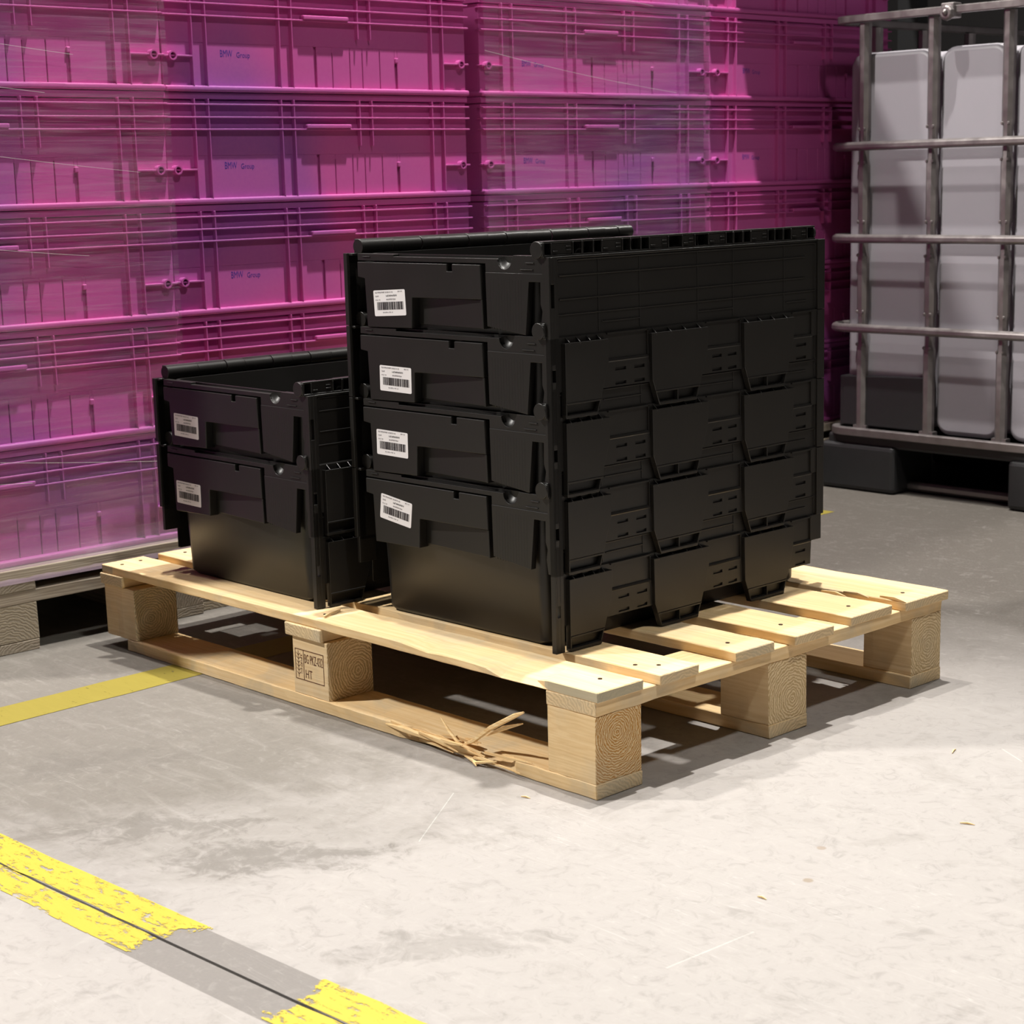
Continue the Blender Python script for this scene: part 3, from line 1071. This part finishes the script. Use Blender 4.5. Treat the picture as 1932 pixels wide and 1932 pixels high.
for y0, y1, yc in ((.0005, .0615, .018), (.6635, PW - .0005, .711)):
    B(-.02, -.001, y0, y1, .0618, .0650).build('rib', 'pink', PK, bevel=.0006)
    hb = MB()
    ro, ri, nn = .0085, .0058, 12
    for (x0, x1) in ((-.015, .002),):
        vs_ = []
        for x in (x0, x1):
            for rad in (ro, ri):
                for i in range(nn):
                    t = 2 * PI * i / nn
                    vs_.append((x, yc + rad * math.cos(t), .0634 + rad * math.sin(t)))
        fs = []
        for i in range(nn):
            j = (i + 1) % nn
            fs += [(i, j, 2 * nn + j, 2 * nn + i), (nn + j, nn + i, 3 * nn + i, 3 * nn + j), (2 * nn + i, 2 * nn + j, 3 * nn + j, 3 * nn + i)]
        hb.add(vs_, fs)
    hb.build('pin_boss', 'pink', PK, smooth=True)
# lower corner fields sit a step deeper, a clip tab sits on the lowest rib
B(-.013, .0035, .312, .420, .1370, .1450).build('clip_tab', 'pink', PK, bevel=.002, seg=2)
B(-.02, -.007, .5425, .5505, .062, .072).build('latch_nub', 'pink', PK, bevel=.0015)
text_obj('printed_lettering', 'BMW', 'print', PK, .0270, .0125, (RC + .0001, .1275, .0640), '+x', .0001)
text_obj('printed_lettering', 'Group', 'print', PK, .0300, .0130, (RC + .0001, .1635, .0605), '+x', .0001)

tiers = ['bottom tier', 'second tier from floor', 'third tier from floor', 'fourth tier from floor', 'fifth tier from floor', 'top tier']
stacks = [(-1.284, -.490, .733, 'pink crate, %s of the film-wrapped stack at far left'),
          (-1.300, .250, .733, 'pink crate, %s of the bare stack behind the short black pair'),
          (-1.300, 1.0215, .7135, 'pink crate, %s of the hazy wrapped stack behind the tall black stack'),
          (-1.302, 1.7525, .7135, 'pink crate, %s of the shaded stack beside the white tank')]
first = True
for (x, y, wd, lab) in stacks:
    for k in range(6):
        o = PK if first else copy_tree(PK)
        first = False
        o.location = (x + random.uniform(-.0015, .0015), y + random.uniform(-.001, .001), .146 + k * PH)
        o.scale = (1, wd / PW, 1)
        o['label'] = lab % tiers[k]
# grey pallets under the pink stacks
gl = ['grey weathered pallet under the film-wrapped pink stack at far left', 'grey weathered pallet under the bare pink stack', 'grey weathered pallet under the hazy wrapped pink stack', 'grey weathered pallet under the shaded pink stack']
gp = None
for i, (x, y, wd, lab) in enumerate(stacks):
    if gp is None:
        gp = o = empty('grey_pallet', (0, 0, 0), '', 'pallet', 'pallets under the pink stacks')
        for k in range(5):
            xc = -.042 - k * .1035
            plank('deck_board', 'grey_wood', gp, .712, .085, .020, (xc, .3675, .1355), along='y', n=8)
        for yc in (.047, .350, .690):
            plank('stringer_board', 'grey_wood', gp, .50, .09, .018, (-.25, yc, .1160), n=6)
        plank('lead_board', 'grey_wood', gp, .712, .06, .022, (-.03, .3675, .0960), along='y', n=8)
        plank('lead_board', 'grey_wood', gp, .712, .06, .022, (-.47, .3675, .0960), along='y', n=8)
        for xc in (-.045, -.25, -.455):
            for yc in (.047, .350, .690):
                plank('wooden_block', 'grey_wood', gp, .09, .09, .066 if xc != -.25 else .088, (xc, yc, .0515 if xc != -.25 else .0628), n=4)
        for yc in (.047, .350, .690):
            plank('bottom_board', 'grey_wood', gp, .50, .09, .018, (-.25, yc, .0093), n=6)
    else:
        o = copy_tree(gp)
    o.location = (x + .022, y + (.0 if i else .0), 0)
    o['label'] = gl[i]

# stretch film over the first and third stacks


def film(x, y0, y1, z0, z1, label, wrap):
    mb = MB()
    ny, nz = 40, 60
    vs_, fs = [], []
    for j in range(nz + 1):
        z = z0 + (z1 - z0) * j / nz
        for i in range(ny + 1):
            y = y0 + (y1 - y0) * i / ny
            dx = .0065 + .0016 * noise.noise((y * 5 + x * 9, z * 60, 1.3)) + .001 * noise.noise((y * 30, z * 160, 5.1))
            if z < .16:
                dx += .020 * min(1, (.16 - z) / .03)
            vs_.append((x + dx, y, z))
    for j in range(nz):
        for i in range(ny):
            a = j * (ny + 1) + i
            fs.append((a, a + 1, a + ny + 2, a + ny + 1))
    mb.add(vs_, fs)
    o = mb.build('stretch_film', 'film', smooth=True)
    # twisted ropes of gathered film
    rg = random.Random(int(y0 * 100) + 50)
    for k in range(wrap):
        z = rg.uniform(.25, 1.25)
        yb = y0 + (y1 - y0) * rg.uniform(.55, 1.0)
        pts = []
        for i in range(9):
            t = i / 8
            pts.append((x + .0085, y0 + (yb - y0) * t, z - .13 * t * (yb - y0) - .006 * math.sin(t * 3)))
        MB().tube(pts, .00035, 4).build('film_strand', 'label', o)
    return tag(o, label, 'film')


film(-1.284, -.495, .2425, .122, 1.365, 'clear streaky stretch film wrapped round the pink stack at far left', 6)
film(-1.300, 1.022, 1.734, .122, 1.365, 'clear hazy stretch film wrapped round the third pink stack', 3)

# ------------------------------------------------------------------ caged white tank
IX, IY = -1.205, 2.08
ib = empty('bulk_liquid_tank', (-.70, 2.66, 0), 'white plastic bulk tank in a steel tube cage on a black pallet', 'tank')


def ibp(mb, name, mat, **kw):
    o = mb.build(name, mat, ib, loc=(.70, -2.66, 0), **kw)
    return o


X0, X1, Y0, Y1 = IX, IX + 1.03, 2.085, 3.24


def ringpath(o, z, r=.05):
    pts = []
    for cx_, cy_, a0 in ((X1 + o - r, Y0 - o + r, -PI / 2), (X1 + o - r, Y1 + o - r, 0), (X0 - o + r, Y1 + o - r, PI / 2), (X0 - o + r, Y0 - o + r, PI)):
        for i in range(5):
            a = a0 + PI / 2 * i / 4
            pts.append((cx_ + r * math.cos(a), cy_ + r * math.sin(a), z))
    return pts


for z, r, o in ((1.141, .0125, 0), (.842, .0115, .006), (.6215, .0115, .006), (.404, .0115, .006), (.147, .0140, .004)):
    ibp(MB().tube(ringpath(o, z), r, 4 if r > .012 else 6, closed=True), 'cage_ring', 'steel', smooth=True, bevel=.002)
zs = (.842, .6215, .404)


def post(x, y):
    mb = MB()
    prof = [(.157, .013)]
    for z in (.404, .6215, .842):
        prof += [(z - .045, .0135), (z - .032, .0105), (z + .032, .0105), (z + .045, .0135)]
    prof += [(1.13, .0135)]
    mb.tube([(x, y, z) for z, r in prof], [r * 1.1 for z, r in prof], 8)
    for z in zs:
        for dz in (-.040, .040):
            for dx in (-.008, .008):
                mb.ball((x + dx, y - .0125, z + dz), .0045, 6)
    mb.box(x - .019, x + .019, y - .010, y + .010, .150, .163)
    return mb


for px in (-1.1195, -.9255, -.7265, -.527, -.328, X1 - .06):
    ibp(post(px, Y0 + .016), 'cage_post', 'steel', smooth=True)
    ibp(post(px, Y1 - .016), 'cage_post', 'steel', smooth=True)
for py in (2.25, 2.45, 2.66, 2.87, 3.08):
    ibp(post(X0 + .012, py), 'cage_post', 'steel', smooth=True)
    ibp(post(X1 - .012, py), 'cage_post', 'steel', smooth=True)
# clamp on the top bar
c_ = MB().box(-.888, -.854, Y0 - .018, Y0 + .016, 1.122, 1.156)
c_.tube([(-.871, Y0 - .016, 1.134), (-.871, Y0 - .026, 1.134)], [.020, .015], 10)
c_.ball((-.871, Y0 - .027, 1.134), .008, 8)
ibp(c_, 'clamp', 'steel', bevel=.003, seg=2)


def rounded_pad(x0, x1, z0, z1, yf, yb, r):
    pts = []
    for cx_, cz_, a0 in ((x1 - r, z0 + r, -PI / 2), (x1 - r, z1 - r, 0), (x0 + r, z1 - r, PI / 2), (x0 + r, z0 + r, PI)):
        for i in range(6):
            a = a0 + PI / 2 * i / 5
            pts.append((cx_ + r * math.cos(a), cz_ + r * math.sin(a)))
    return MB().prism(pts, 'y', yf, yb)


# bottle: rounded body with bulging fields between the posts
bt = MB().box(-1.168, X1 - .035, 2.128, Y1 - .05, .165, 1.055)
bottle = ibp(bt, 'tank_bottle', 'tank', bevel=.035, seg=5, smooth=True)
for x0, x1, z0 in ((-1.172, -.936, .165), (-.914, -.738, .155), (-.715, -.539, .155), (-.515, -.340, .155), (-.316, -.215, .155)):
    p = rounded_pad(x0, x1, z0, 1.062, 2.112, 2.16, .035)
    q = p.build('bottle_field', 'tank', bottle, bevel=.012, seg=4, smooth=True)
ibp(MB().tube([(-.70, 2.66, 1.05), (-.70, 2.66, 1.085)], .09, 20), 'filler_cap', 'base', bevel=.004, smooth=True)
# black corner guard at the lower left of the bottle
cg = MB().prism([(-1.178, .160), (-.934, .160), (-.934, .262), (-.916, .266), (-.916, .292), (-1.178, .283)], 'y', 2.099, 2.111)
cg.box(-1.186, -1.172, 2.10, 2.42, .160, .283)
ibp(cg, 'corner_guard', 'base', bevel=.003, seg=2)
# black plastic pallet with feet and skid tubes
pb = MB().box(X0 - .005, X1 + .005, Y0 + .0, Y1, .112, .140)
ibp(pb, 'pallet_deck', 'base', bevel=.006, seg=2)
for fx0, fx1 in ((-1.228, -1.005), (-.692, -.50), (X1 - .2, X1 + .01)):
    for fy0, fy1 in ((Y0 - .01, Y0 + .16), (Y0 + .48, Y0 + .66), (Y1 - .16, Y1 + .01)):
        ibp(MB().box(fx0, fx1, fy0, fy1, 0.0005, .118), 'pallet_foot', 'base', bevel=.012, seg=3)
for fy in (Y0 + .06, Y1 - .06):
    ibp(MB().tube([(X0 + .1, fy, .016), (X1 - .1, fy, .016)], .012, 8), 'skid_tube', 'steel', smooth=True)

# ------------------------------------------------------------------ litter
rl = random.Random(5)
for x, y, L, a, lab in ((-.075, -.055, .014, .25, 'dark-sided wood sliver on the concrete just left of the near pallet corner'), (.355, -.105, .012, .05, 'short wood sliver flat on the concrete at lower right, in front of the pallet'),
                        (.22, .475, .02, 1.9, 'wood sliver on the pale concrete right of the middle pallet block'), (.39, .245, .018, .4, 'wood sliver on the concrete at the right edge of the picture')):
    mb = MB().tube([(-L / 2, 0, .0013), (0, .001, .0018), (L / 2, 0, .0009)], [.0006, .0014, .0004], 4)
    o = mb.build('wood_sliver', 'raw', None)
    o.location = (x, y, 0)
    o.rotation_euler = (0, 0, a)
    tag(o, lab, 'debris', 'wood slivers scattered on the concrete')
